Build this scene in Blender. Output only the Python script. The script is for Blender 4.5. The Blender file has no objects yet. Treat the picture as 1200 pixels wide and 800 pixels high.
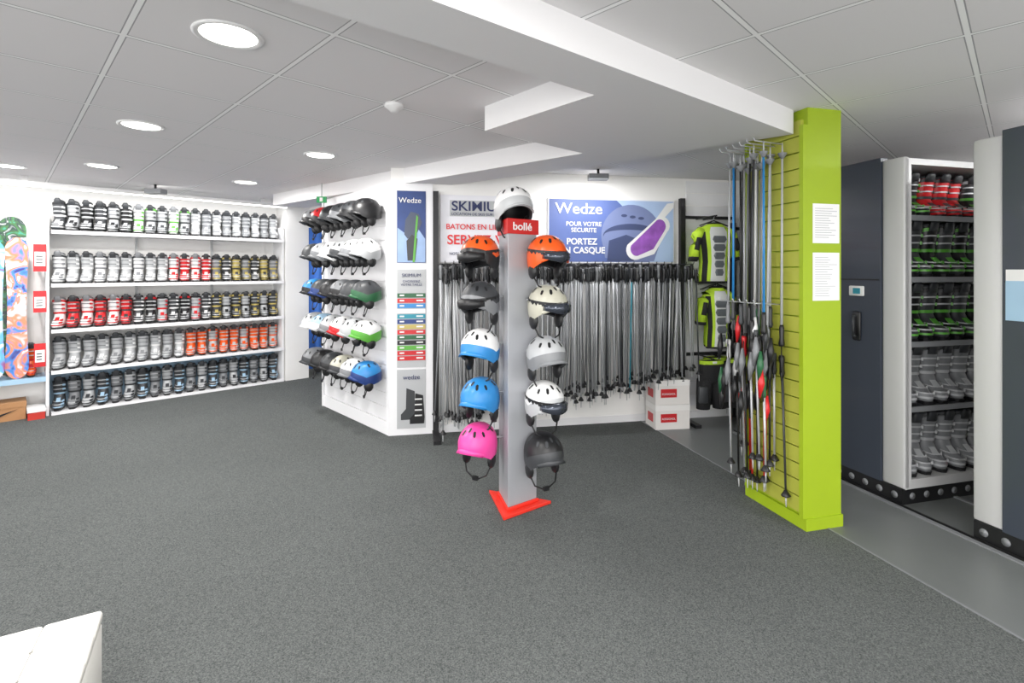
import bpy, math, random
from mathutils import Matrix, Vector
random.seed(7)
S = bpy.context.scene
S.view_settings.view_transform = 'Standard'
S.view_settings.exposure = .3
R = math.radians
def lin(c):
    return tuple(((v/255)/12.92 if v/255 <= .04045 else ((v/255+.055)/1.055)**2.4) for v in c)
MC = {}
def mat(name, col, rough=.5, metal=0, emit=0, bump=0, bscale=60, var=0, vscale=8, coat=0):
    if name in MC: return MC[name]
    m = bpy.data.materials.new(name); m.use_nodes = True
    nt = m.node_tree; b = nt.nodes['Principled BSDF']
    c = lin(col)+(1,)
    b.inputs['Base Color'].default_value = c
    b.inputs['Roughness'].default_value = rough
    b.inputs['Metallic'].default_value = metal
    if coat: b.inputs['Coat Weight'].default_value = coat
    if emit:
        b.inputs['Emission Color'].default_value = c
        b.inputs['Emission Strength'].default_value = emit
    if bump or var:
        tc = nt.nodes.new('ShaderNodeTexCoord')
    if bump:
        n = nt.nodes.new('ShaderNodeTexNoise'); n.inputs['Scale'].default_value = bscale
        bp = nt.nodes.new('ShaderNodeBump'); bp.inputs['Strength'].default_value = bump; bp.inputs['Distance'].default_value = .01
        nt.links.new(tc.outputs['Object'], n.inputs['Vector'])
        nt.links.new(n.outputs['Fac'], bp.inputs['Height']); nt.links.new(bp.outputs['Normal'], b.inputs['Normal'])
    if var:
        n = nt.nodes.new('ShaderNodeTexNoise'); n.inputs['Scale'].default_value = vscale; n.inputs['Detail'].default_value = 4
        mx = nt.nodes.new('ShaderNodeMix'); mx.data_type = 'RGBA'
        mx.inputs[6].default_value = tuple(v*(1-var) for v in c[:3])+(1,)
        mx.inputs[7].default_value = tuple(min(1, v*(1+var)) for v in c[:3])+(1,)
        nt.links.new(tc.outputs['Object'], n.inputs['Vector'])
        nt.links.new(n.outputs['Fac'], mx.inputs[0]); nt.links.new(mx.outputs[2], b.inputs['Base Color'])
    MC[name] = m; return m

WHITE = mat('wall_white', (236,235,233), .6, var=.02)
PANEL = mat('panel_white', (230,230,232), .4)
SOFF = mat('soffit_white', (228,227,228), .6)
BLACK = mat('black_plastic', (26,26,28), .4)
DGREY = mat('dark_grey_plastic', (58,60,63), .45)
GREY = mat('grey_plastic', (126,128,131), .4)
LGREY = mat('light_grey_plastic', (178,180,182), .35)
PWHITE = mat('white_plastic', (228,228,228), .3)
RED = mat('red_plastic', (196,32,38), .35)
ORANGE = mat('orange_plastic', (228,88,25), .35)
YELLOW = mat('yellow_plastic', (186,168,95), .4)
GREEN = mat('green_plastic', (90,165,60), .4)
DGREEN = mat('dark_green_plastic', (40,95,60), .4)
BLUE = mat('blue_plastic', (45,130,195), .35)
NAVY = mat('navy_plastic', (35,60,120), .4)
TEAL = mat('teal_plastic', (40,140,160), .4)
LBLUE = mat('light_blue_plastic', (160,192,216), .35)
PINK = mat('pink_plastic', (228,70,152), .35)
CREAM = mat('beige_plastic', (185,183,168), .35)
SILVER = mat('brushed_metal', (186,188,191), .35, .25)
STAND = mat('stand_grey_metal', (166,168,173), .4, .2)
LIME = mat('lime_paint', (150,174,24), .5, var=.03)
OLIVE = mat('olive_slat', (168,172,66), .5)
LIMEF = mat('lime_fabric', (182,218,48), .7, bump=.3)
BLACKF = mat('black_fabric', (30,30,32), .85, bump=.3)
GREYF = mat('grey_fabric', (95,100,104), .8, bump=.3)
CARD = mat('cardboard', (170,126,86), .8, var=.08)
CABD = mat('cabinet_dark', (58,64,76), .35, coat=.2)
CABW = mat('cabinet_white', (200,200,200), .4)
GLENS = mat('goggle_lens', (70,75,85), .1, .5)
LEATHER = mat('white_leather', (228,226,220), .45, bump=.1, bscale=200)

class B:
    def __init__(s, M=None): s.v=[]; s.f=[]; s.m=[]; s.mats=[]; s.M=M or Matrix(); s.sm=[]
    def mi(s, m):
        if m not in s.mats: s.mats.append(m)
        return s.mats.index(m)
    def add(s, vs, fs, m, L=None, smooth=False):
        T = s.M @ L if L is not None else s.M
        o = len(s.v)
        s.v += [T @ Vector(v) for v in vs]
        ms = m if isinstance(m, list) else [m]*len(fs)
        for f, mm in zip(fs, ms):
            s.f.append([o+i for i in f]); s.m.append(s.mi(mm)); s.sm.append(smooth)
    def box(s, lo, hi, m, L=None):
        x0,y0,z0=lo; x1,y1,z1=hi
        vs=[(x0,y0,z0),(x1,y0,z0),(x1,y1,z0),(x0,y1,z0),(x0,y0,z1),(x1,y0,z1),(x1,y1,z1),(x0,y1,z1)]
        s.add(vs,[(0,3,2,1),(4,5,6,7),(0,1,5,4),(1,2,6,5),(2,3,7,6),(3,0,4,7)],m,L)
    def rbox(s, lo, hi, r, m, L=None):
        x0,y0,z0=lo; x1,y1,z1=hi
        rings=[]
        for z,i in ((z0,r),(z0+r*.3,r*.3),(z0+r,0),(z1-r,0),(z1-r*.3,r*.3),(z1,r)):
            a,b2,c,d=x0+i,x1-i,y0+i,y1-i
            rings.append([(a+r,c,z),(b2-r,c,z),(b2-r*.3,c+r*.3,z),(b2,c+r,z),(b2,d-r,z),(b2-r*.3,d-r*.3,z),(b2-r,d,z),(a+r,d,z),(a+r*.3,d-r*.3,z),(a,d-r,z),(a,c+r,z),(a+r*.3,c+r*.3,z)])
        s.loft(rings,m,L,smooth=True)
    def loft(s, rings, m, L=None, cap=True, smooth=True, ms=None):
        n=len(rings[0]); vs=[p for r in rings for p in r]; fs=[]; mm=[]
        for k in range(len(rings)-1):
            for i in range(n):
                j=(i+1)%n
                fs.append((k*n+i,k*n+j,(k+1)*n+j,(k+1)*n+i)); mm.append(ms[k] if ms else m)
        if cap:
            fs.append(tuple(range(n))[::-1]); mm.append(ms[0] if ms else m)
            fs.append(tuple((len(rings)-1)*n+i for i in range(n))); mm.append(ms[-1] if ms else m)
        s.add(vs,fs,mm,L,smooth)
    def prism(s, poly, z0, z1, m, L=None):
        n=len(poly)
        vs=[(x,y,z0) for x,y in poly]+[(x,y,z1) for x,y in poly]
        fs=[tuple(range(n))[::-1],tuple(range(n,2*n))]+[(i,(i+1)%n,n+(i+1)%n,n+i) for i in range(n)]
        s.add(vs,fs,m,L)
    def tube(s, pts, r, m, n=6, L=None):
        pts=[Vector(p) for p in pts]; rings=[]
        rr = r if isinstance(r,(list,tuple)) else [r]*len(pts)
        for k,p in enumerate(pts):
            d=(pts[min(k+1,len(pts)-1)]-pts[max(k-1,0)]).normalized()
            a=Vector((0,0,1)) if abs(d.z)<.9 else Vector((1,0,0))
            u=d.cross(a).normalized(); w=d.cross(u)
            rings.append([tuple(p+(u*math.cos(2*math.pi*i/n)+w*math.sin(2*math.pi*i/n))*rr[k]) for i in range(n)])
        s.loft(rings,m,L)
    def ell(s, c, r, m, L=None, nu=12, nv=8):
        rings=[]
        for k in range(nv+1):
            e=-math.pi/2+math.pi*k/nv; q=max(math.cos(e),.02)
            rings.append([(c[0]+r[0]*q*math.cos(2*math.pi*i/nu),c[1]+r[1]*q*math.sin(2*math.pi*i/nu),c[2]+r[2]*math.sin(e)) for i in range(nu)])
        s.loft(rings,m,L)
    def poly(s, pts, y, m, th=.001):
        n=len(pts)
        vs=[(x,y,z) for x,z in pts]+[(x,y+th,z) for x,z in pts]
        s.add(vs,[tuple(range(n)),tuple(range(n,2*n))[::-1]]+[(i,n+i,n+(i+1)%n,(i+1)%n) for i in range(n)],m)
    def obj(s, name, parent=None, bevel=0, sub=0):
        me=bpy.data.meshes.new(name)
        zs=[v.z for v in s.v]; cx=sum(v.x for v in s.v)/len(s.v); cy=sum(v.y for v in s.v)/len(s.v)
        o=Vector((cx,cy,min(zs)))
        ang=s.M.to_euler().z; inv=Matrix.Rotation(-ang,3,'Z')
        me.from_pydata([inv@(v-o) for v in s.v],[],s.f)
        for m in s.mats: me.materials.append(m)
        for p,i,q in zip(me.polygons,s.m,s.sm): p.material_index=i; p.use_smooth=q
        me.update()
        ob=bpy.data.objects.new(name,me); ob.location=o; ob.rotation_euler=(0,0,ang)
        S.collection.objects.link(ob)
        if bevel:
            md=ob.modifiers.new('bevel','BEVEL'); md.width=bevel; md.segments=2; md.limit_method='ANGLE'
        if parent is not None:
            ob.parent=parent; ob.matrix_parent_inverse=pinv(parent)
        return ob
def pinv(p): return (Matrix.Translation(p.location)@p.rotation_euler.to_matrix().to_4x4()).inverted()
def fr(x,y,ang,z=0): return Matrix.Translation((x,y,z)) @ Matrix.Rotation(R(ang),4,'Z')
def T(x,y,z): return Matrix.Translation((x,y,z))
def RZ(a): return Matrix.Rotation(R(a),4,'Z')
def text(body, M, x, y, z, size, m, parent, name='lettering', sx=1, align='LEFT', bold=0):
    cu=bpy.data.curves.new(name,'FONT'); cu.body=body; cu.size=size; cu.extrude=.001; cu.align_x=align; cu.offset=bold
    tmp=bpy.data.objects.new(name,cu); S.collection.objects.link(tmp)
    bpy.context.view_layer.update()
    me=bpy.data.meshes.new_from_object(tmp.evaluated_get(bpy.context.evaluated_depsgraph_get()))
    bpy.data.objects.remove(tmp)
    me.materials.clear(); me.materials.append(m)
    ob=bpy.data.objects.new(name,me); S.collection.objects.link(ob)
    ob.parent=parent
    ob.matrix_parent_inverse=pinv(parent)
    ob.matrix_basis=M@T(x,y,z)@Matrix.Rotation(R(90),4,'X')@Matrix.Diagonal((sx,1,1,1))
    return ob

# frames ------------------------------------------------------------
LW = fr(-3.115,7.0,45)          # left shelving wall, x<=0 leftwards, y away
HW = fr(-2.10,5.73,-46.9)       # helmet slat wall, length 1.42
PW = fr(-1.13,4.69,10.8)        # pole wall
PF = fr(1.574,3.435,-75.5)      # pillar slatted face
PC = fr(1.70,2.96,14.5)         # pillar corner
CF = fr(2.513,3.28,14.5)        # storage cabinets

# ---------------------------------------------------------------- materials of surfaces
def carpet():
    m=bpy.data.materials.new('carpet'); m.use_nodes=True; nt=m.node_tree; b=nt.nodes['Principled BSDF']
    tc=nt.nodes.new('ShaderNodeTexCoord')
    n=nt.nodes.new('ShaderNodeTexNoise'); n.inputs['Scale'].default_value=190; n.inputs['Detail'].default_value=4; n.inputs['Roughness'].default_value=.7
    n2=nt.nodes.new('ShaderNodeTexNoise'); n2.inputs['Scale'].default_value=1.0; n2.inputs['Detail'].default_value=3
    r=nt.nodes.new('ShaderNodeValToRGB')
    r.color_ramp.elements[0].position=.34; r.color_ramp.elements[0].color=lin((58,61,61))+(1,)
    r.color_ramp.elements[1].position=.68; r.color_ramp.elements[1].color=lin((116,119,118))+(1,)
    mx=nt.nodes.new('ShaderNodeMix'); mx.data_type='RGBA'; mx.blend_type='MULTIPLY'; mx.inputs[0].default_value=1
    r2=nt.nodes.new('ShaderNodeValToRGB')
    r2.color_ramp.elements[0].position=.3; r2.color_ramp.elements[0].color=(.9,.9,.9,1)
    r2.color_ramp.elements[1].position=.7; r2.color_ramp.elements[1].color=(1.0,1.0,1.0,1)
    bp=nt.nodes.new('ShaderNodeBump'); bp.inputs['Strength'].default_value=.35; bp.inputs['Distance'].default_value=.004
    L=nt.links.new
    L(tc.outputs['Object'],n.inputs['Vector']); L(tc.outputs['Object'],n2.inputs['Vector'])
    L(n.outputs['Fac'],r.inputs[0]); L(n2.outputs['Fac'],r2.inputs[0])
    L(r.outputs[0],mx.inputs[6]); L(r2.outputs[0],mx.inputs[7]); L(mx.outputs[2],b.inputs['Base Color'])
    L(n.outputs['Fac'],bp.inputs['Height']); L(bp.outputs['Normal'],b.inputs['Normal'])
    b.inputs['Roughness'].default_value=.95; b.inputs['Specular IOR Level'].default_value=.1
    return m
def tiles():
    m=bpy.data.materials.new('ceiling_tiles'); m.use_nodes=True; nt=m.node_tree; b=nt.nodes['Principled BSDF']; L=nt.links.new
    g=nt.nodes.new('ShaderNodeNewGeometry'); sp=nt.nodes.new('ShaderNodeSeparateXYZ'); L(g.outputs['Position'],sp.inputs[0])
    def mth(op,a,bb=None):
        k=nt.nodes.new('ShaderNodeMath'); k.operation=op
        for i,v in enumerate((a,bb)):
            if v is None: continue
            if isinstance(v,(int,float)): k.inputs[i].default_value=v
            else: L(v,k.inputs[i])
        return k.outputs[0]
    def edge(v,off):
        f=mth('FRACT',mth('DIVIDE',mth('SUBTRACT',mth('MULTIPLY',v,.70711),off),.6))
        return mth('ABSOLUTE',mth('SUBTRACT',f,.5))
    p=edge(mth('ADD',sp.outputs[0],sp.outputs[1]),.35-6)
    q=edge(mth('SUBTRACT',sp.outputs[1],sp.outputs[0]),1.96-6)
    e=mth('MAXIMUM',p,q)
    r=nt.nodes.new('ShaderNodeValToRGB'); r.color_ramp.interpolation='CONSTANT'; L(e,r.inputs[0])
    r.color_ramp.elements[0].position=0; r.color_ramp.elements[0].color=lin((228,226,227))+(1,)
    r.color_ramp.elements[1].position=.475; r.color_ramp.elements[1].color=lin((160,160,162))+(1,)  # thin shadow edge beside the grid bars, painted into the colour
    k=r.color_ramp.elements.new(.481); k.color=lin((246,246,246))+(1,)
    n=nt.nodes.new('ShaderNodeTexNoise'); n.inputs['Scale'].default_value=120
    L(g.outputs['Position'],n.inputs['Vector'])
    bp=nt.nodes.new('ShaderNodeBump'); bp.inputs['Strength'].default_value=.15; L(n.outputs['Fac'],bp.inputs['Height'])
    L(bp.outputs['Normal'],b.inputs['Normal'])
    L(r.outputs[0],b.inputs['Base Color']); b.inputs['Roughness'].default_value=.8
    return m
CARPET=carpet(); TILES=tiles()
VINYL=mat('grey_vinyl',(104,107,107),.35,var=.06,vscale=5)

# ---------------------------------------------------------------- room shell
def X_edge(Y): return 2.62-.258*Y
b=B(); b.prism([(-9,-3),(X_edge(-3),-3),(X_edge(5.6),5.6),(X_edge(5.6),10),(-9,10)],-.05,0,CARPET); b.obj('floor')
b=B(); b.prism([(X_edge(-3),-3),(7,-3),(7,10),(X_edge(5.6),10),(X_edge(5.6),5.6)],-.05,0,VINYL)
b.prism([(X_edge(-3)-.006,-3),(X_edge(-3)+.006,-3),(X_edge(5.2)+.006,5.2),(X_edge(5.2)-.006,5.2)],0,.003,GREY); b.obj('floor_vinyl')
b=B(); b.box((-9,-3,2.45),(7,10,2.5),TILES); b.obj('ceiling')
b=B()
b.prism([(-2.5,-.243),(1.56,2.94),(1.66,3.02),(.84,3.75),(-.83,5.0),(-2.6,6.5),(-2.94,6.3),(.486,3.51),(-.157,2.95),(.377,2.35),(-2.5,.097)],2.31,2.452,SOFF)
b.obj('ceiling_beam')
b=B(LW); b.box((-7,.34,0),(.02,.44,2.46),WHITE); b.obj('wall_left')
b=B(LW); b.box((.02,-.0,0),(.34,.44,2.46),WHITE,); b.obj('wall_return')
b=B(); b.box((-3.6,8.1,0),(0,8.2,2.46),WHITE); b.obj('wall_back')
b=B(PW); b.box((0.02,0.0,0),(5.6,.1,2.46),WHITE); b.obj('wall_poles')
b=B(); b.box((5.2,-3,0),(5.3,10,2.46),WHITE); b.obj('wall_right')
b=B(PW); b.box((.0,-.012,0),(3.9,0,.07),PANEL); b.obj('baseboard_back')
b=B(LW); b.box((-7,.325,0),(-3.0,.34,.08),PANEL); b.obj('baseboard_left')
b=B(); b.box((-3.0,7.25,2.12),(-1.2,7.33,2.46),WHITE); b.obj('wall_header')
b=B(); n=60
cv=mat('curtain_blue',(60,110,190),.8,bump=.2)
top=[];bot=[]
for i in range(n+1):
    t=i/n; x=-2.98+1.5*t; y=7.28+.03*math.sin(t*70)
    top.append((x,y,2.12)); bot.append((x,y+.01*math.sin(t*31),.12))
b.add(top+bot,[(i,i+1,n+2+i,n+1+i) for i in range(n)],cv,smooth=True)
o=b.obj('fitting_room_curtain'); md=o.modifiers.new('s','SOLIDIFY'); md.thickness=.004

b=B(HW); b.box((0,.012,0),(1.42,.10,2.31),PANEL)
z=.13
while z<2.2:
    b.box((0.01,0,z),(1.41,.014,z+.118),PANEL); z+=.128
b.box((0,-.01,0),(1.42,.012,.12),PANEL); b.box((1.40,-.012,0),(1.425,.012,2.31),PANEL); b.box((-.02,-.02,0),(0.005,.1,2.31),PANEL)
b.obj('wall_slat_helmets')
b=B(PW); z=.13
while z<2.4:
    b.box((2.96,-.014,z),(5.0,-.0,z+.118),PANEL); z+=.128
b.obj('wall_slat_clothing')

# ---------------------------------------------------------------- ceiling lamps
LAMP=mat('lamp_glow',(255,252,246),.5,emit=6)
def ld(p,q): return ((p-q)*.70711,(p+q)*.70711)
for (p,q) in [(.65,2.26),(.65,4.06),(.65,5.86),(1.85,4.06),(1.85,5.86),(.05,6.46),(.65,.46),(-1.15,2.26),(-1.15,4.06),(-.55,.46),(-1.15,-1.0),(.65,-1.34)]:
    x,y=ld(p,q)
    b=B(T(x,y,2.45)); n=32
    def rg(r,z): return [(r*math.cos(2*math.pi*i/n),r*math.sin(2*math.pi*i/n),z) for i in range(n)]
    b.loft([rg(.13,.0),rg(.13,-.006),rg(.118,-.01),rg(.105,-.004)],PWHITE,cap=False)
    b.loft([rg(.105,-.003),rg(.02,-.005)],LAMP)
    o=b.obj('ceiling_downlight')
    l=bpy.data.lights.new('downlight','AREA'); l.shape='DISK'; l.size=.2; l.energy=19; l.color=(1,.98,.95)
    lo=bpy.data.objects.new('downlight_light',l); lo.parent=o; S.collection.objects.link(lo); lo.location=(0,0,-.01)
def alight(name,loc,rot,sx,sy,e,par=None,col=(1,1,1)):
    l=bpy.data.lights.new(name,'AREA'); l.shape='RECTANGLE'; l.size=sx; l.size_y=sy; l.energy=e; l.color=col
    o=bpy.data.objects.new(name,l); S.collection.objects.link(o); o.location=loc; o.rotation_euler=rot; return o
for (x,y,rz,e) in [(3.2,1.0,14.5,30),(3.9,2.75,14.5,40),(-.3,-1.2,45,26),(3.2,-1.2,14.5,26)]:  # added fill panels out of view, brightening the cabinets and room
    b=B(T(x,y,2.45)@RZ(rz)); b.box((-.3,-.06,-.02),(.3,.06,0),PWHITE); b.box((-.28,-.045,-.023),(.28,.045,-.02),LAMP); b.obj('added_fill_panel')
    alight('added_fill_panel_light',(x,y,2.42),(0,0,R(rz)),.56,.09,e)
b=B(LW); b.box((-2.9,-.16,2.36),(.0,-.10,2.40),PWHITE); b.box((-2.88,-.15,2.352),(-.02,-.11,2.36),LAMP)
b.box((-2.6,-.14,2.40),(-2.55,-.12,2.45),PWHITE); b.box((-.35,-.14,2.40),(-.3,-.12,2.45),PWHITE); b.obj('strip_light')
o=alight('strip_light_light',LW@Vector((-1.45,-.13,2.34)),(R(20),0,R(45)),2.8,.05,10)
def spot(x,y):
    b=B(T(x,y,2.45)); b.tube([(0,0,0),(0,0,-.05)],.012,BLACK); b.box((-.09,-.05,-.10),(.09,.06,-.05),GREY); b.box((-.08,.061,-.095),(.08,.065,-.055),LAMP)
    b.obj('ceiling_spotlight')
spot(.8,4.75); spot(-3.9,5.6)
alight('spotlight_light',(.8,4.55,2.33),(R(12),0,R(10)),.5,.1,10)
b=B(T(-.67,2.91,2.45)); n=20
b.loft([[(r*math.cos(2*math.pi*i/n),r*math.sin(2*math.pi*i/n),z) for i in range(n)] for r,z in ((.055,0),(.055,-.015),(.035,-.03),(.02,-.045))],PWHITE); b.obj('smoke_detector')
b=B(T(-2.05,5.5,2.24)); b.box((-.05,0,0),(.05,.03,.065),mat('exit_green',(40,150,85),.5,emit=.1)); b.box((-.016,-.002,.012),(0.016,0,.053),PWHITE); b.tube([(0,.015,.06),(0,.015,.21)],.006,LGREY); b.obj('exit_sign')

# ---------------------------------------------------------------- ski boots
def boot(b, L, sh, ac, strap=None, h=1.0, w=1.0, liner=None):
    strap=strap or ac; liner=liner or (GREY if sh in (PWHITE,) else DGREY)
    L=L@Matrix.Diagonal((w,1,h,1))
    def ring(z,cy,rx,ry,n=14,e=.8,tilt=0):
        out=[]
        for i in range(n):
            a=2*math.pi*i/n; c,s_=math.cos(a),math.sin(a)
            y=ry*math.copysign(abs(s_)**e,s_)
            out.append((rx*math.copysign(abs(c)**e,c),cy+y,z-tilt*y))
        return out
    b.loft([ring(0,0,.036,.146,e=.55),ring(.02,0,.039,.152,e=.55)],BLACK,L,smooth=False)
    b.loft([ring(.018,.0,.044,.145),ring(.035,-.001,.052,.146),ring(.060,.0,.055,.143),ring(.080,.008,.054,.130,tilt=-.10),
            ring(.105,.022,.050,.108,tilt=-.18),ring(.130,.042,.047,.084,tilt=-.15),ring(.165,.058,.048,.070),ring(.2,.056,.046,.064)],sh,L)
    b.loft([ring(.036,-.001,.0535,.1475),ring(.048,-.0005,.0560,.1465)],ac,L,cap=False)
    b.loft([ring(.150,.060,.050,.070),ring(.158,.059,.0555,.078),ring(.20,.052,.056,.078,tilt=.1),ring(.25,.042,.058,.078,tilt=.15),ring(.285,.033,.060,.078,tilt=.2),ring(.30,.032,.055,.072,tilt=.2)],sh,L)
    b.loft([ring(.157,.0585,.0575,.080),ring(.173,.055,.0578,.080,tilt=.04)],ac,L,cap=False)
    b.loft([ring(.272,.036,.0615,.0805,tilt=.2),ring(.294,.032,.0620,.0805,tilt=.2)],strap,L,cap=False)
    b.loft([ring(.29,.034,.050,.066,tilt=.2),ring(.322,.032,.049,.064,tilt=.2),ring(.328,.032,.040,.054,tilt=.2),ring(.28,.036,.032,.042)],liner,L)
    b.loft([ring(.285,-.034,.030,.015,10),ring(.335,-.050,.029,.013,10),ring(.352,-.053,.018,.009,10)],liner,L)
    b.loft([[( -.018,-.085,.088),(.020,-.085,.088),(.020,-.075,.083),(-.018,-.075,.083)],[(-.016,-.035,.125),(.018,-.035,.125),(.018,-.02,.118),(-.016,-.02,.118)]],ac,L,smooth=False)
    bk=LGREY if sh not in (LGREY,PWHITE) else GREY
    for cy,ry,z,t in ((.004,.139,.076,-.06),(.026,.107,.108,-.18),(.052,.0805,.205,.1),(.043,.0805,.246,.15)):
        rx=.0545 if z<.1 else (.051 if z<.15 else .0585)
        A=[R(x) for x in range(205,336,13)]; lo=[];hi=[]
        for a in A:
            c,s_=math.cos(a),math.sin(a)
            x=rx*1.03*math.copysign(abs(c)**.8,c); y=ry*1.02*math.copysign(abs(s_)**.8,s_)
            lo.append((x,cy+y,z-t*y-.005)); hi.append((x,cy+y,z-t*y+.005))
        n=len(A)
        b.add(lo+hi,[(i,i+1,n+i+1,n+i) for i in range(n-1)],bk,L)
        k=n-4
        p,q=Vector(lo[k]),Vector(lo[k+2])
        d=(q-p).normalized(); o=Vector((d.y,-d.x,0)).normalized()*.009
        vs=[p,q,q+o,p+o]; up=Vector((0,0,.018))
        vs=[tuple(v-up*.22) for v in vs]+[tuple(v+up*.8) for v in vs]
        b.add(vs,[(0,3,2,1),(4,5,6,7),(0,1,5,4),(1,2,6,5),(2,3,7,6),(3,0,4,7)],ac if ac is not sh else bk,L)
def bootrow(name,M,x0,x1,n,z,yc,cols,face=0,h=1.0,w=1.0,jit=5):
    b=B(M)
    for i in range(n):
        x=x0+(x1-x0)*(i+.5)/n
        c=cols(i/n)
        boot(b,T(x,yc+random.uniform(-.008,.008),z)@RZ(face+random.uniform(-jit,jit)),c[0],c[1],c[2] if len(c)>2 else None,h,w)
    return b.obj(name)
b=B(LW)
SH=[1.93,1.37,.89,.46]
for z in SH:
    b.box((-2.37,0,z-.03),(0,.34,z),PANEL)
    b.box((-2.37,-.006,z-.034),(0,.0,z+.004),PANEL)
for x in (-2.39,-.0):
    b.box((x-.02,.02,0),(x+.005,.34,2.1),PANEL)
for x in (-1.6,-.8):
    b.box((x-.01,.30,0),(x+.01,.34,2.1),LGREY)
b.box((-2.37,.30,.06),(0,.325,.42),LBLUE)
b.box((-3.6,.03,.36),(-2.41,.34,.41),LBLUE)
b.box((-3.6,.05,.0),(-3.57,.34,.36),PANEL); 
b.box((-2.37,.0,.0),(0,.33,.03),PANEL)
b.obj('boot_shelving_unit')
def r1(t):
    k=int(t*20+.01)
    if t<.28: return [(DGREY,PWHITE,BLACK),(LGREY,BLACK,DGREY),(BLACK,LGREY,PWHITE)][k%3]
    if t<.55: return (PWHITE,GREEN,LGREY) if k%3==0 else (LGREY,DGREY,GREEN if k%3==1 else GREY)
    return (LGREY,PWHITE,GREY) if k%2 else (GREY,LGREY,DGREY)
def r2(t):
    k=int(t*20+.01)
    if t<.45: return (LGREY,PWHITE,GREY) if k%3 else (PWHITE,GREY,DGREY)
    if t<.65: return (PWHITE,RED,RED) if k%2 else (RED,PWHITE,PWHITE)
    return (YELLOW,DGREY,DGREY) if k%3==0 else ((GREY,YELLOW,BLACK) if k%3==1 else (DGREY,PWHITE,YELLOW))
def r3(t):
    k=int(t*20+.01)
    if t<.27: return (RED,DGREY,BLACK) if k%2 else (PWHITE,RED,RED)
    if t<.65: return [(DGREY,PWHITE,LGREY),(BLACK,LGREY,RED),(LGREY,RED,BLACK)][k%3]
    return (DGREY,YELLOW,YELLOW) if k%2 else (LGREY,BLACK,YELLOW)
def r4(t):
    k=int(t*20+.01)
    if t<.5: return (LGREY,PWHITE,GREY) if k%2 else (LGREY,GREY,DGREY)
    return (ORANGE,LGREY,GREY) if k%3 else (LGREY,ORANGE,ORANGE)
def r5(t):
    return [(DGREY,LBLUE,BLACK),(GREY,DGREY,BLACK),(LGREY,DGREY,GREY)][int(t*19+.01)%3]
for z,c,n in ((1.93,r1,20),(1.37,r2,20),(.89,r3,20),(.46,r4,19),(.03,r5,19)):
    bootrow('ski_boots',LW,-2.36,-.03,n,z+.001,.165,c,face=-14,jit=4,w=.96)
for (x,z0,w,h) in ((-2.457,1.50,.10,.28),(-2.457,1.08,.10,.22),(-2.457,.52,.09,.24)):
    b=B(LW); b.box((x-w/2,.0,z0),(x+w/2,.006,z0+h),RED); b.box((x-w/2+.008,-.003,z0+h*.2),(x+w/2-.008,0,z0+h*.72),PWHITE)
    for k in range(3): b.box((x-w/2+.02,-.005,z0+h*(.3+.12*k)),(x+w/2-.03,-.003,z0+h*(.34+.12*k)),DGREY)
    b.box((x-.01,.006,z0+.02),(x+.01,.34,z0+.04),LGREY)
    b.obj('price_sign')
b=B(LW); boot(b,T(-2.52,.20,.412),ORANGE,RED,BLACK,1,.8); b.obj('ski_boots')
def boardmat(name,cols,sc):
    m=bpy.data.materials.new(name); m.use_nodes=True; nt=m.node_tree; bs=nt.nodes['Principled BSDF']
    tc=nt.nodes.new('ShaderNodeTexCoord'); w=nt.nodes.new('ShaderNodeTexNoise'); w.inputs['Scale'].default_value=sc; w.inputs['Distortion'].default_value=1.5; w.inputs['Detail'].default_value=2
    r=nt.nodes.new('ShaderNodeValToRGB'); r.color_ramp.interpolation='EASE'
    for i,c in enumerate(cols):
        e=r.color_ramp.elements[i] if i<2 else r.color_ramp.elements.new(.5)
        e.color=lin(c)+(1,)
    for i,e in enumerate(r.color_ramp.elements): e.position=.3+.4*i/(len(cols)-1)
    nt.links.new(tc.outputs['Object'],w.inputs['Vector']); nt.links.new(w.outputs['Fac'],r.inputs[0]); nt.links.new(r.outputs[0],bs.inputs['Base Color'])
    bs.inputs['Roughness'].default_value=.25
    return m
def snowboard(x,y,z,L_,w,m,tilt):
    b=B(LW@T(x,y,z)@Matrix.Rotation(R(tilt),4,'X')); pts=[]
    n=14
    for i in range(n+1):
        a=math.pi*i/n; pts.append((w/2*math.cos(a),L_-.14+.14*math.sin(a)))
    for k in range(1,6):
        t=k/6; pts.append((-w/2+.02*math.sin(math.pi*t),(L_-.14)*(1-t)+.14*t))
    for i in range(n+1):
        a=math.pi+math.pi*i/n; pts.append((w/2*math.cos(a),.14+.14*math.sin(a)))
    for k in range(1,6):
        t=k/6; pts.append((w/2-.02*math.sin(math.pi*t),(L_-.14)*t+.14*(1-t)))
    b.poly(pts,0,m,.012)
    for zz in (L_*.34,L_*.66):
        for dx in (-.03,.03):
            for dz in (-.03,.03): b.tube([(dx,-.001,zz+dz),(dx,.002,zz+dz)],.006,SILVER,8)
    b.M=LW; b.obj('snowboard')
bm1=boardmat('board_purple',[(50,45,130),(110,80,180),(60,130,210),(225,130,90),(230,225,240)],5)
bm2=boardmat('board_blue',[(140,60,120),(60,90,190),(90,170,230),(240,240,240)],4)
bm3=boardmat('board_teal',[(60,160,140),(230,240,235),(60,110,60),(40,60,60)],9)
snowboard(-2.625,.06,.412,1.44,.18,bm1,-3)
snowboard(-2.83,.02,.412,1.42,.24,bm2,-3)
snowboard(-2.66,.22,.412,1.66,.22,bm3,-2)
for x in (-2.72,-3.1):
    b=B(LW); b.box((x-.16,.04,0),(x+.16,.30,.17),CARD); b.box((x-.165,.035,.13),(x+.165,.305,.18),CARD)
    b.poly([(x-.08,.09),(x-.04,.05),(x+.1,.11),(x-.03,.075)],.033,BLACK)
    b.obj('shoe_box')
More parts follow.
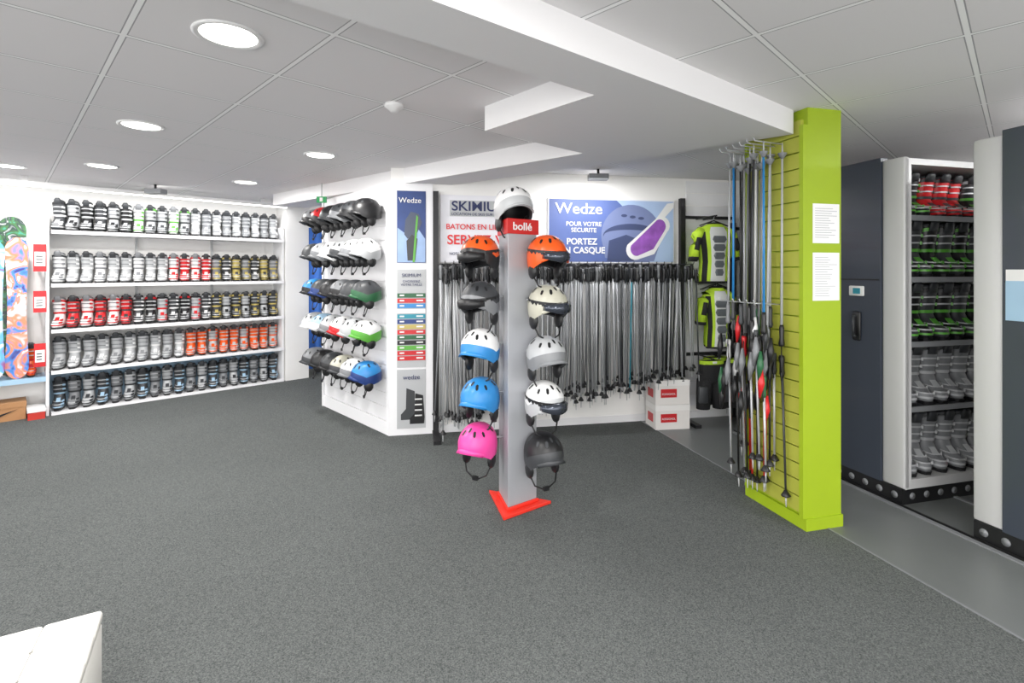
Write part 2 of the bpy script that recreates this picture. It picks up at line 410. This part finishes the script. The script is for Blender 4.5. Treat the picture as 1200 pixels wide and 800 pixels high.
b=B(LW); b.box((-2.55,-.08,0),(-2.42,.2,.10),mat('red_box',(190,50,40),.5)); b.box((-2.555,-.085,.075),(-2.415,.205,.108),PWHITE); b.obj('shoe_box')

# ---------------------------------------------------------------- helmets
def helmet(L, c1, c2, name='ski_helmet', goggles=False, lens=None, mb=None):
    b=B(L); nu=32; nv=12
    def low(a):
        f=math.cos(a)
        return -52+50*max(0,f)**.8*(1 if f>0 else 0)+14*max(0,-f)
    def pt(a,e,k):
        er=R(e)
        if e>=0: q=math.cos(er)**.9
        else: q=math.cos(er*.62)
        return (.112*k*q*math.sin(a),-.138*k*q*math.cos(a)+.005,.122*k*math.sin(er))
    rings=[];inn=[]
    for k in range(nv+1):
        rr=[];ri=[]
        for i in range(nu):
            a=2*math.pi*i/nu; lo=low(a if a<math.pi else 2*math.pi-a); e=88+(lo-88)*k/nv
            rr.append(pt(a,e,1)); ri.append(pt(a,e,.86))
        rings.append(rr); inn.append(ri)
    vs=[p for r in rings for p in r]; fs=[];ms=[]
    for k in range(nv):
        for i in range(nu):
            j=(i+1)%nu; fs.append((k*nu+j,k*nu+i,(k+1)*nu+i,(k+1)*nu+j))
            ms.append(c2 if k>=8 else c1)
    fs.append(tuple(range(nu))); ms.append(c1)
    b.add(vs,fs,ms,smooth=True)
    vm=BLACK if c1 is not BLACK else DGREY
    for a,e0,e1,wd in ((-28,38,58,5),(28,38,58,5),(0,52,70,6),(-62,34,52,4),(62,34,52,4),(-110,34,56,5),(110,34,56,5),(180,40,60,5),(150,36,54,5),(-150,36,54,5)):
        q=[]
        for (da,e) in ((-wd,e0+4),(0,e0),(wd,e0+4),(wd*1.3,e1-4),(0,e1),(-wd*1.3,e1-4)):
            q.append(pt(R(a+da),e,1.012))
        b.add(q,[tuple(range(6))],vm)
    vi=[p for r in inn for p in r]
    b.add(vi,[(k*nu+i,k*nu+(i+1)%nu,(k+1)*nu+(i+1)%nu,(k+1)*nu+i) for k in range(nv) for i in range(nu)],BLACK,smooth=True)
    b.add(rings[-1]+inn[-1],[(i,(i+1)%nu,nu+(i+1)%nu,nu+i) for i in range(nu)],DGREY)
    A=[R(-55+110*i/10) for i in range(11)]
    up=[pt(a,low(abs(a))+9,1.0) for a in A]; 
    out=[(p[0]*1.03,p[1]-.03*math.cos(a)**1,p[2]-.014) for p,a in zip(up,A)]
    dn=[(p[0],p[1],p[2]-.014) for p in up]
    b.add(up+out+dn,[(i,i+1,11+i+1,11+i) for i in range(10)]+[(11+i,11+i+1,22+i+1,22+i) for i in range(10)],c2,smooth=True)
    for sx in (-1,1):
        b.ell((sx*.088,.012,-.092),(.018,.045,.052),BLACK,nu=10,nv=6)
    b.tube([(-.088,-.01,-.13),(-.07,-.03,-.175),(-.02,-.04,-.20),(.02,-.04,-.20),(.07,-.03,-.175),(.088,-.01,-.13)],.005,BLACK,5)
    b.box((-.018,-.052,-.21),(.018,-.034,-.188),BLACK)
    if goggles:
        st=[pt(2*math.pi*i/20,16,1.03) for i in range(20)]
        w=[(p[0],p[1],p[2]-.026) for p in st]
        b.add(st+w,[(i,(i+1)%20,20+(i+1)%20,20+i) for i in range(20)],BLACK)
        A=[R(-50+100*i/8) for i in range(9)]; gr=[]
        for a in A:
            s_=pt(a,2,1.0); h=.034*(1-.5*abs(a)/R(50))
            o_=(s_[0]*1.02,s_[1]-.03,s_[2])
            gr.append([(s_[0],s_[1],s_[2]+h),(o_[0],o_[1],o_[2]+h*.9),(o_[0],o_[1],o_[2]-h*.9),(s_[0],s_[1],s_[2]-h)])
        b.loft(gr,lens or GLENS)
    return b.obj(name)
rows=[(2.05,[(BLACK,BLACK),(DGREY,BLACK),(DGREY,GREY),(BLACK,DGREY),(RED,BLACK),(GREY,BLACK)]),
      (1.68,[(PWHITE,LGREY),(PWHITE,GREY),(LGREY,DGREY),(PWHITE,PWHITE),(LGREY,GREY),(DGREY,DGREY)]),
      (1.30,[(DGREY,DGREEN),(DGREY,DGREY),(GREY,BLACK),(BLACK,BLACK),(DGREY,NAVY),(BLUE,BLACK)]),
      (.94,[(PWHITE,GREEN),(LGREY,LGREY),(PWHITE,RED),(LGREY,GREY),(LBLUE,PWHITE),(LGREY,PWHITE)]),
      (.56,[(BLUE,NAVY),(PWHITE,GREY),(CREAM,DGREY),(DGREY,BLACK),(BLACK,BLACK),(GREY,DGREY)])]
hooks=B(HW)
for z,cs in rows:
    for k,(c1,c2) in enumerate(cs):
        x=1.42-.135-.232*k
        hooks.tube([(x,-.001,z+.05),(x,-.15,z+.07),(x,-.165,z+.09)],.005,SILVER)
        helmet(HW@T(x,-.16,z)@RZ(random.uniform(-30,-5))@Matrix.Rotation(R(8),4,'X'),c1,c2)
hooks.obj('helmet_hooks')
P1,P2,P3=(-.156,3.475),(-.051,3.08),(.254,3.31); C=(.016,3.288)
def sc(k): return [(C[0]+(p[0]-C[0])*k,C[1]+(p[1]-C[1])*k) for p in (P1,P2,P3)]
root=bpy.data.objects.new('helmet_display_stand',None); S.collection.objects.link(root); root.location=(C[0],C[1],0)
BR=mat('base_red',(225,50,35),.4)
b=B(); b.prism(sc(1.0),0,.02,BR); b.prism(sc(.66),.02,.04,BR); b.obj('base',root,bevel=.004)
b=B(); b.prism(sc(.6),.04,1.79,STAND); 
b.obj('column',root,bevel=.004)
RS=mat('sign_red',(190,32,30),.4)
b=B(); b.prism(sc(.66),1.735,1.83,RS); sg=b.obj('header_sign',root,bevel=.002)
p2,p3=sc(.66)[1],sc(.66)[2]; ang=math.degrees(math.atan2(p3[1]-p2[1],p3[0]-p2[0])); SF=fr(p2[0],p2[1],ang)
text('bollé',SF,.115,-.004,1.76,.068,PWHITE,root,sx=1.15,align='CENTER',bold=.001)
b=B()
LH=[(-.205,1.60),(-.205,1.31),(-.205,1.01),(-.205,.70),(-.22,.41)]
RH=[(.22,1.60),(.225,1.29),(.215,.97),(.205,.69),(.20,.37)]
for x,z in LH: b.tube([(-.04,3.30,z+.03),(x+.03,3.26,z+.03),(x-.01,3.25,z+.085)],.007,SILVER)
for x,z in RH: b.tube([(.08,3.26,z+.03),(x-.03,3.20,z+.03),(x+.01,3.20,z+.085)],.007,SILVER)
b.obj('pegs',root)
lc=[(ORANGE,BLACK,1),(DGREY,GREY,1),(PWHITE,BLUE,0),(BLUE,BLUE,0),(PINK,PINK,0)]
rc=[(ORANGE,ORANGE,1),(CREAM,CREAM,1),(LGREY,GREY,0),(PWHITE,LGREY,1),(BLACK,DGREY,0)]
for (x,z),c in zip(LH,lc): helmet(T(x,3.25,z)@RZ(-28)@Matrix.Rotation(R(6),4,'X')@Matrix.Scale(1.05,4),c[0],c[1],goggles=c[2],lens=BLACK)
for (x,z),c in zip(RH,rc): helmet(T(x,3.19,z)@RZ(28)@Matrix.Rotation(R(6),4,'X')@Matrix.Scale(1.05,4),c[0],c[1],goggles=c[2])
helmet(T(.01,3.29,1.91)@RZ(20)@Matrix.Scale(1.1,4),PWHITE,LGREY)

# ---------------------------------------------------------------- end panel, posters
PBLUE=mat('poster_navy',(44,66,120),.4,var=.35,vscale=6)
PTXT=mat('text_navy',(35,45,90),.5)
b=B(PW)
b.box((.0,-.02,0),(.40,-.001,2.31),PANEL)
pn=b.obj('wall_end_panel')
b=B(PW); b.poly([(.075,1.58),(.335,1.58),(.335,2.24),(.075,2.24)],-.024,PBLUE,.003)
b.poly([(.08,1.585),(.33,1.585),(.33,1.80),(.24,1.93),(.16,1.84),(.08,1.90)],-.0255,mat('poster_sky',(150,175,212),.5,var=.2,vscale=9))
b.poly([(.14,1.84),(.17,1.80),(.24,1.82),(.30,1.95),(.27,2.03),(.20,2.05),(.15,1.97)],-.027,mat('poster_helmet',(70,78,96),.4))
b.poly([(.17,1.60),(.24,1.60),(.26,1.8),(.21,1.84),(.16,1.78)],-.0275,DGREY)
b.poly([(.215,1.585),(.235,1.585),(.265,2.00),(.25,2.02)],-.0285,GREEN)
o=b.obj('advert_poster'); text('Wedze',PW,.09,-.030,2.13,.07,PWHITE,o,sx=1)
b=B(PW); b.poly([(.075,.62),(.335,.62),(.335,1.52),(.075,1.52)],-.024,LGREY,.003)
for k,c in enumerate([DGREEN,RED,BLUE,PWHITE,TEAL,NAVY,YELLOW,RED,DGREEN,BLACK,GREEN,RED,RED]):
    b.box((.078,-.027,1.26-.048*k),(.332,-.024,1.30-.048*k),c)
    b.box((.10,-.028,1.275-.048*k),(.14,-.027,1.288-.048*k),PWHITE); b.box((.25,-.028,1.275-.048*k),(.31,-.027,1.288-.048*k),PWHITE)
o=b.obj('size_chart'); text('SKIMIUM',PW,.205,-.028,1.45,.045,PTXT,o,align='CENTER')
text('CHOISISSEZ\nVOTRE TAILLE',PW,.205,-.028,1.40,.03,PTXT,o,align='CENTER')
b=B(PW); b.poly([(.075,.06),(.335,.06),(.335,.60),(.075,.60)],-.024,LGREY,.003)
b.poly([(.11,.14),(.24,.14),(.24,.20),(.235,.40),(.16,.43),(.155,.24),(.11,.19)],-.0255,DGREY)
b.poly([(.19,.10),(.32,.10),(.325,.16),(.31,.36),(.24,.38),(.235,.20),(.19,.15)],-.0268,BLACK)
for zz in (.17,.22,.27,.32): b.poly([(.235,zz),(.30,zz),(.30,zz+.012),(.235,zz+.012)],-.028,PWHITE)
o=b.obj('advert_poster'); text('wedze',PW,.205,-.028,.51,.06,PTXT,o,align='CENTER')
for s in (.425,2.90):
    b=B(PW); b.box((s-.025,-.06,0),(s+.025,-.013,2.24),BLACK); b.box((s-.03,-.35,0),(s+.03,-.013,.03),BLACK); b.obj('rack_post')
PZ0,PZ1=1.585,2.215
PLIGHT=mat('poster_white',(226,226,232),.5)
b=B(PW); b.poly([(.47,PZ0),(1.40,PZ0),(1.40,PZ1),(.47,PZ1)],-.024,PLIGHT,.02)
b.poly([(.555,PZ1-.20),(1.33,PZ1-.20),(1.33,PZ1-.05),(.555,PZ1-.05)],-.026,LGREY)
o=b.obj('promo_poster')
RT=mat('text_red',(215,45,50),.5)
text('SKIMIUM',PW,.57,-.029,PZ1-.145,.125,PTXT,o,sx=1.1,bold=.002)
text('LOCATION DE SKIS SUR MESURE',PW,.57,-.029,PZ1-.19,.036,PTXT,o)
text('BATONS EN LIBRE SERVICE',PW,.52,-.029,PZ1-.32,.070,RT,o,bold=.001)
text('SERVEZ-VOUS !',PW,.53,-.029,PZ1-.46,.125,RT,o,bold=.002)
text('NOTRE EQUIPE EST A VOTRE DISPOSITION',PW,.55,-.029,PZ1-.56,.035,PTXT,o)
PB2=mat('poster_blue_grey',(84,102,158),.5,var=.3,vscale=2.5)
b=B(PW); b.poly([(1.50,PZ0),(2.82,PZ0),(2.82,PZ1),(1.50,PZ1)],-.024,PLIGHT,.02)
b.poly([(1.51,PZ0+.01),(2.81,PZ0+.01),(2.81,PZ1-.01),(1.51,PZ1-.01)],-.026,PB2)
SL=mat('poster_slate',(112,124,164),.5,var=.12,vscale=5); SK=mat('poster_sky2',(165,187,220),.5,var=.1,vscale=3)
SD=mat('poster_dark_slate',(60,70,106),.5)  # dark slate tone of the printed helmet
b.poly([(2.2,PZ1-.01),(2.81,PZ1-.01),(2.81,PZ0+.01),(2.55,PZ0+.01),(2.5,PZ0+.35)],-.0272,SK)
def arc(cx,cz,rx,rz,a0,a1,n=20): return [(cx+rx*math.cos(R(a0+(a1-a0)*i/n)),cz+rz*math.sin(R(a0+(a1-a0)*i/n))) for i in range(n+1)]
b.poly(arc(2.36,PZ0+.27,.32,.31,-5,200)+[(2.08,PZ0+.05),(2.3,PZ0+.01),(2.6,PZ0+.02)],-.0285,SL)
b.poly(arc(2.36,PZ0+.27,.30,.12,0,185)+arc(2.34,PZ0+.28,.27,.05,180,0),-.0295,SD)
for k in range(3): b.poly(arc(2.28+.09*k,PZ0+.47-.012*k,.032,.015,0,360,14),-.0297,SD)
b.poly([(2.10,PZ0+.02),(2.38,PZ0+.02),(2.42,PZ0+.24),(2.3,PZ0+.28),(2.12,PZ0+.22)],-.030,SD)
b.poly([(2.60,PZ0+.42),(2.66,PZ0+.40),(2.81,PZ0+.56),(2.81,PZ0+.61),(2.74,PZ0+.60)],-.0304,PWHITE)
b.poly(arc(2.40,PZ0+.13,.10,.10,150,300,8)+[(2.60,PZ0+.09)]+arc(2.68,PZ0+.38,.09,.09,-50,120,8)+[(2.50,PZ0+.34)],-.031,PWHITE)
b.poly(arc(2.41,PZ0+.14,.065,.07,150,300,8)+[(2.59,PZ0+.14)]+arc(2.66,PZ0+.37,.065,.07,-40,120,8)+[(2.50,PZ0+.31)],-.0322,mat('poster_violet',(140,80,170),.3,var=.7,vscale=10))
o=b.obj('helmet_poster')
text('Wedze',PW,1.57,-.031,PZ1-.15,.15,PWHITE,o,sx=1.1,bold=.001)
text('POUR VOTRE\nSECURITE',PW,1.86,-.031,PZ1-.27,.06,PWHITE,o,align='CENTER',bold=.0005)
text('PORTEZ\nUN CASQUE',PW,1.84,-.031,PZ1-.45,.085,PWHITE,o,align='CENTER',bold=.0015)

# ---------------------------------------------------------------- ski poles
def pole(b,x,y,z,ln,cs,cg,lean=(0,0),flip=False):
    A=Vector((x,y,z)); D=Vector((lean[0],lean[1],-1)).normalized()
    if flip: A=A+D*ln; D=-D
    P=lambda d:tuple(A+D*d)
    b.tube([P(0),P(.015),P(.05),P(.11),P(.13)],[.014,.018,.013,.015,.010],cg,6)
    b.tube([P(.13),P(ln-.10)],[.0080,.0065],cs,5)
    b.tube([P(ln-.10),P(ln-.07),P(ln-.065)],[.008,.026,.027],BLACK if not flip else GREY,8)
    b.tube([P(ln-.065),P(ln)],[.006,.003],LGREY,5)
    s=-1 if flip else 1
    b.tube([P(.01),tuple(A+Vector((.02,-.02,-.06))),tuple(A+Vector((.015,-.015,-.15))),P(.03*s)],.0035,BLACK,4)
scols=[SILVER,LGREY,GREY,SILVER,DGREY,LGREY,SILVER,GREY,SILVER,TEAL,RED,PWHITE]
pole_b=B(PW)
pole_b.box((.46,-.03,1.545),(2.86,-.013,1.575),BLACK)
s=.49
while s<2.85:
    pole_b.tube([(s,-.016,1.56),(s,-.40,1.57),(s,-.41,1.59)],.004,BLACK,5)
    tt=(s-.5)/2.4
    for k in range(7):
        y=-.05-.055*k
        ln=1.47-.37*tt+random.uniform(-.07,.03)
        gx=random.choice([-1,1])*.02+random.uniform(-.02,.02)
        zz=1.57-random.uniform(0,.05)
        pole(pole_b,s+gx,y,zz,min(ln,zz-.03),random.choice(scols[:9]) if random.random()<.92 else random.choice(scols),random.choice([BLACK,BLACK,DGREY,GREY,BLACK,DGREY]),(random.uniform(-.045,.045),random.uniform(-.0,.02)))
    s+=.075
pole_b.obj('ski_poles')
# ---------------------------------------------------------------- garments
WF=mat('white_fabric',(215,218,215),.8)
def vest(b,cx,y,zt,h,w,c1,c2,c3):
    n=24; secs=[]
    prof=[(0,.38,.05),(.03,.40,.06),(.12,.40,.07),(.35,.37,.075),(.55,.40,.08),(.72,.46,.085),(.84,.47,.075),(.92,.36,.055),(.97,.20,.045),(1.0,.16,.04)]
    for t,hw,d in prof:
        secs.append([(cx+hw*w*math.cos(2*math.pi*i/n),y-.02+d*math.sin(2*math.pi*i/n),zt-h+h*t) for i in range(n)])
    vs=[p for r in secs for p in r]; fs=[];ms=[]
    for k in range(len(secs)-1):
        for i in range(n):
            j=(i+1)%n; fs.append((k*n+i,k*n+j,(k+1)*n+j,(k+1)*n+i))
            ms.append(BLACKF if k==0 or k==8 else (BLACKF if (i in (13,14,21,22) and k<6) else (c2 if 16<=i<=19 and k<7 else c1)))
    b.add(vs,fs,ms,smooth=True)
    for k in range(5):
        ww=.035+.008*k
        zz=zt-h*.88+h*.135*k
        b.loft([[(cx-ww*.7,y-.115,zz),(cx+ww*.7,y-.115,zz),(cx+ww*.7,y-.07,zz),(cx-ww*.7,y-.07,zz)],
                [(cx-ww,y-.12,zz+h*.055),(cx+ww,y-.12,zz+h*.055),(cx+ww,y-.07,zz+h*.055),(cx-ww,y-.07,zz+h*.055)],
                [(cx-ww*.8,y-.115,zz+h*.11),(cx+ww*.8,y-.115,zz+h*.11),(cx+ww*.8,y-.07,zz+h*.11),(cx-ww*.8,y-.07,zz+h*.11)]],c3,smooth=False)
    for sx in (-1,1):
        b.tube([(cx+sx*w*.34,y-.02,zt-h*.13),(cx+sx*w*.48,y-.02,zt-h*.22),(cx+sx*w*.56,y-.03,zt-h*.40),(cx+sx*w*.59,y-.03,zt-h*.58)],[.045,.055,.048,.045],c1,10)
        b.tube([(cx+sx*w*.59,y-.03,zt-h*.57),(cx+sx*w*.595,y-.03,zt-h*.62)],[.048,.047],BLACKF,10)
        b.tube([(cx+sx*w*.50,y-.07,zt-h*.26),(cx+sx*w*.575,y-.075,zt-h*.46)],[.022,.026],BLACKF,8)
    b.tube([(cx,y-.01,zt),(cx,y-.01,zt+.05),(cx+.02,y-.01,zt+.07)],.004,SILVER)
    b.tube([(cx-.15,y-.01,zt-.03),(cx,y-.01,zt+.02),(cx+.15,y-.01,zt-.03)],.007,BLACK)
for (cx,zt,h,w,yy) in ((3.07,1.97,.58,.38,-.32),(3.11,1.36,.60,.30,-.30)):
    b=B(PW); vest(b,cx,yy,zt,h,w,LIMEF,WF,GREYF); b.tube([(cx,-.016,zt+.065),(cx,yy-.06,zt+.065)],.007,BLACK); b.obj('back_protector_vest')
    b=B(PW); vest(b,cx+.08,yy+.17,zt-.01,h,w*.95,LIMEF,BLACKF,BLACKF); b.tube([(cx+.08,-.016,zt+.06),(cx+.08,yy+.10,zt+.06)],.007,BLACK); b.obj('back_protector_vest')
def shorts(b,cx,y,zt,w,h):
    n=16
    def rg(c,hw,d,z): return [(c+hw*math.cos(2*math.pi*i/n),y+d*math.sin(2*math.pi*i/n),z) for i in range(n)]
    b.loft([rg(cx,w*.42,.05,zt),rg(cx,w*.43,.055,zt-.05),rg(cx,w*.48,.065,zt-h*.4),rg(cx,w*.48,.05,zt-h*.46)],BLACKF)
    for sx in (-1,1):
        b.loft([rg(cx+sx*w*.24,w*.25,.06,zt-h*.38),rg(cx+sx*w*.27,w*.24,.06,zt-h*.7),rg(cx+sx*w*.29,w*.22,.055,zt-h)],BLACKF)
        b.rbox((cx+sx*w*.4-.05,y-.08,zt-h*.85),(cx+sx*w*.4+.04,y-.05,zt-h*.5),.01,DGREY)
    b.loft([rg(cx,w*.43,.056,zt-.03),rg(cx,w*.43,.056,zt+.004)],LIMEF,cap=False)
    b.box((cx-.02,y-.064,zt-.02),(cx+.02,y-.05,zt+.0),PWHITE)
for cx,yy in ((3.05,-.32),(3.38,-.30),(3.2,-.15)):
    b=B(PW); shorts(b,cx,yy,.64,.30,.46); b.tube([(cx,-.016,.66),(cx,yy-.05,.66)],.007,BLACK); b.tube([(cx,yy,.66),(cx,yy,.62)],.004,BLACK); b.obj('protective_shorts')
b=B(PW)
for s in (3.46,):
    b.box((s-.02,-.08,0),(s+.02,-.03,2.0),BLACK)
for z in (2.05,1.44,.66): b.box((2.93,-.05,z-.015),(3.48,-.015,z+.015),BLACK)
b.obj('clothes_rack')
b=B(PW)
for k in range(26):
    x=3.36+.032*k+random.uniform(-.01,.01); yv=-.10-.06*(k%4)
    ztop=2.0-random.uniform(0,.1) if k%2 else 1.2
    pole(b,x,yv,ztop,1.15,random.choice([SILVER,RED,BLACK,DGREY,DGREY,LGREY]),random.choice([BLACK,DGREY]),(random.uniform(-.02,.02),0))
b.box((3.5,-.03,1.93),(4.25,-.015,1.96),BLACK); b.box((3.5,-.03,1.14),(4.25,-.015,1.17),BLACK)
b.obj('ski_poles')
# pairs of short skis standing in front of that rack
for k,(c,c2_) in enumerate(((BLUE,PWHITE),(BLACK,TEAL),(PWHITE,RED))):
    b=B(PW@T(3.47+.085*k,-.36,.0)@Matrix.Rotation(R(-3),4,'X'))
    w=.036; Lk=1.62
    pts=[(-w,.02),(w,.02),(w*.8,Lk*.45),(w*1.1,Lk-.14),(w*.7,Lk-.05),(0,Lk),(-w*.7,Lk-.05),(-w*1.1,Lk-.14),(-w*.8,Lk*.45)]
    b.poly(pts,0,c,.014); b.poly([(-w*.6,Lk*.55),(w*.6,Lk*.55),(w*.6,Lk*.8),(-w*.6,Lk*.8)],-.002,c2_,.002)
    b.box((-.03,-.03,Lk*.38),(.03,0,Lk*.46),BLACK); b.box((-.03,-.035,Lk*.53),(.03,0,Lk*.58),BLACK)
    b.M=PW; b.obj('ski')
for k in range(2):
    b=B(T(1.51,4.98,.235*k)@RZ(8)); b.box((-.17,-.12,0.001),(.17,.12,.232),mat('box_white',(228,224,221),.6)); b.box((-.172,-.122,.18),(.172,.122,.234),mat('box_white2',(236,234,232),.6))
    b.poly([(-.12,.07),(.04,.07),(.04,.15),(-.12,.15)],-.1225,RED); b.box((-.173,-.06,.06),(-.1705,.06,.14),RED)
    o=b.obj('product_box'); text('rossignol'.upper(),T(1.51,4.98,.235*k)@RZ(8),-.11,-.1245,.095,.025,PWHITE,o)

# ---------------------------------------------------------------- green pillar
b=B(PC)
b.box((.012,0,0),(.25,.49,2.45),LIME)
b.box((-.006,-.008,0),(.258,.50,.07),LIME)
b.box((-.02,-.0,.07),(.012,.03,2.35),LIME); b.box((-.02,.46,.07),(.012,.49,2.35),LIME)
z=.09
while z<2.3:
    b.box((-.008,.03,z),(.012,.46,z+.088),OLIVE); z+=.096
b.obj('pillar')
for z0,z1 in ((1.665,1.895),(1.33,1.61)):
    b=B(PC); b.poly([(.045,z0),(.235,z0),(.235,z1),(.045,z1)],-.003,mat('paper',(230,230,230),.6),.002)
    zz=z1-.03
    while zz>z0+.02:
        b.box((.06,-.0036,zz),(.06+random.uniform(.08,.16),-.003,zz+.004),LGREY); zz-=.014
    b.obj('notice_sheet')
b=B(PF)
cc=[SILVER,BLACK,DGREY,LGREY,BLACK,DGREY,SILVER,PWHITE,GREY,BLUE]
cc2=[BLACK,DGREY,SILVER,RED,BLACK,DGREY,BLACK,GREY]
for hx in range(6):
    x=.03+.062*hx
    b.tube([(x,-.022,2.27),(x,-.22,2.28),(x,-.23,2.30)],.004,SILVER,5)
    for k in range(3):
        pole(b,x+random.uniform(-.02,.02),-.04-.06*k,2.29-random.uniform(0,.07),random.uniform(1.0,1.3),random.choice(cc),random.choice([BLACK,DGREY,BLACK,GREY]),(random.uniform(-.02,.02),-0.01),flip=True)
    b.tube([(x,-.022,1.30),(x,-.22,1.31),(x,-.23,1.33)],.004,SILVER,5)
    for k in range(3):
        zt=1.28-random.uniform(0,.42)
        pole(b,x+random.uniform(-.02,.02),-.04-.06*k,zt,zt-random.uniform(.06,.3),random.choice(cc2),random.choice([BLACK,RED,DGREEN,DGREY,BLACK,BLACK,PWHITE]),(random.uniform(-.02,.03),0.01))
    for k in range(7):
        zt=random.uniform(.72,1.27); x2=x+random.uniform(-.03,.04); y2=-random.uniform(.06,.23)
        b.tube([(x2,y2,zt),(x2+.015,y2-.015,zt-.08),(x2-.005,y2-.01,zt-.17)],[.008,.021,.006],random.choice([RED,BLACK,DGREEN,GREY,BLACK,DGREY,BLACK,PWHITE]),6)
b.obj('ski_poles')

# ---------------------------------------------------------------- mobile storage cabinets
def cabinet(a0,a1,depth,boots):
    root=bpy.data.objects.new('mobile_storage_cabinet',None); S.collection.objects.link(root); root.location=CF@Vector((0,a0,0))
    ln=a1-a0; w=.15
    b=B(CF)
    b.box((.012,a0,.10),(.06,a0+w,2.23),CABW); b.box((.012,a1-w,.10),(.06,a1,2.23),CABW)
    b.rbox((-.0,a0,.10),(.05,a0+w,2.24),.012,CABW); b.rbox((-.0,a1-w,.10),(.05,a1,2.24),.012,CABW)
    b.obj('end_frame',root)
    b=B(CF); b.box((-.012,a0+w,.10),(.05,a1-w,2.26),CABD); b.box((-.015,a0+w+.01,1.44),(-.012,a1-w-.01,1.45),BLACK)
    b.obj('end_panel',root,bevel=.006)
    b=B(CF); m_=(a0+a1)/2
    b.rbox((-.03,m_-.03,1.02),(-.012,m_+.03,1.22),.008,BLACK); b.tube([(-.05,m_,1.05),(-.05,m_,1.19)],.008,DGREY); b.tube([(-.05,m_,1.05),(-.02,m_,1.05)],.006,DGREY); b.tube([(-.05,m_,1.19),(-.02,m_,1.19)],.006,DGREY)
    b.rbox((-.03,m_-.055,1.33),(-.012,m_+.055,1.40),.006,PWHITE); b.box((-.032,m_-.035,1.345),(-.03,m_+.02,1.385),TEAL)
    b.obj('handle',root)
    b=B(CF)
    b.box((.06,m_-.01,.1),(depth,m_+.01,2.23),CABW); b.box((.06,a0,2.19),(depth,a1,2.23),CABW); b.box((.06,a0+.002,.10),(depth,a1,.16),CABW)
    b.box((depth-.03,a0,.1),(depth,a1,2.23),CABW)
    for z in (.60,1.02,1.44,1.84):
        b.box((.06,a0+.01,z),(depth-.03,a1-.01,z+.02),DGREY)
        b.box((.06,a0+.004,z-.01),(depth-.03,a0+.01,z+.025),GREY)
    b.obj('shelves',root)
    b=B(CF); b.box((-.005,a0+.01,.0),(depth,a1-.01,.10),BLACK)
    for k in range(6):
        y=a0+.06+(ln-.12)*k/5
        b.tube([(-.0055,y,.05),(-.008,y,.05)],.022,GREY,12)
    for k in range(8):
        x=.08+.12*k
        b.tube([(x,a0+.0105,.05),(x,a0+.007,.05)],.022,GREY,12)
    b.obj('plinth',root)
    if boots:
        for z,cols,n in ((.161,[(GREY,LGREY,GREY)],8),(.621,[(GREY,LGREY,GREY)],8),(1.041,[(DGREY,GREEN,BLACK),(BLACK,GREEN,DGREY)],8),(1.461,[(BLACK,GREEN,GREEN),(DGREY,GREEN,BLACK)],8)):
            bootrow('ski_boots',CF,.075,.075+.14*n,n,z,a0+.165,lambda t:cols[int(t*n)%len(cols)],-14,1.1,1.12)
        bootrow('ski_boots',CF,.075,1.1,8,1.861,a0+.165,lambda t:(RED,DGREY,BLACK) if .2<t<.6 else (BLACK,GREEN,LGREY),-12,.88,1.1)
    return root
cabinet(0,.64,1.4,True)
c2=cabinet(-1.03,-.39,1.4,False)
cabinet(.70,1.30,1.4,False)
b=B(CF); b.box((-.018,-.75,1.24),(-.0125,-.56,1.51),PWHITE); b.box((-.02,-.75,1.24),(-.018,-.56,1.45),LBLUE); b.obj('notice_poster')
b=B(CF)
for x in (-.06,.45,1.1):
    b.box((x-.015,-2.5,0),(x+.015,1.6,.008),GREY)
b.box((-.03,-2.5,0),(-.02,1.6,.012),BLACK)
b.obj('floor_rails')

# ---------------------------------------------------------------- ottoman
O=fr(-1.31,1.64,30)
root=bpy.data.objects.new('white_leather_bench',None); S.collection.objects.link(root); root.location=(-1.31,1.63,0)
b=B(O); b.rbox((-1.0,-.50,.10),(0,0,.40),.02,LEATHER)
SEAM=mat('seam_grey',(150,148,143),.7)
for i in range(7):
    for j in range(4):
        x=-1.0+.1429*i; y=-.50+.125*j
        b.rbox((x,y,.385),(x+.1429,y+.125,.42),.009,LEATHER)
for i in range(1,7): b.box((-1.0+.1429*i-.0015,-.49,.405),(-1.0+.1429*i+.0015,-.01,.414),SEAM)
for j in range(1,4): b.box((-.99,-.50+.125*j-.0015,.405),(-.01,-.50+.125*j+.0015,.414),SEAM)
b.obj('seat',root)
b=B(O)
for x in (-.95,-.05):
    for y in (-.45,-.05): b.tube([(x,y,0),(x,y,.11)],.02,SILVER,10)
b.obj('legs',root)

# ---------------------------------------------------------------- world and camera
w=bpy.data.worlds.new('world'); S.world=w; w.use_nodes=True
w.node_tree.nodes['Background'].inputs[0].default_value=(1,.99,.98,1)
w.node_tree.nodes['Background'].inputs[1].default_value=3.5
cd=bpy.data.cameras.new('camera'); cam=bpy.data.objects.new('camera',cd); S.collection.objects.link(cam)
cam.location=(0,0,1.5); cam.rotation_euler=(R(90),0,0); cd.lens=18; cd.sensor_width=36; cd.shift_y=-82/1200; cd.clip_start=.05
S.camera=cam
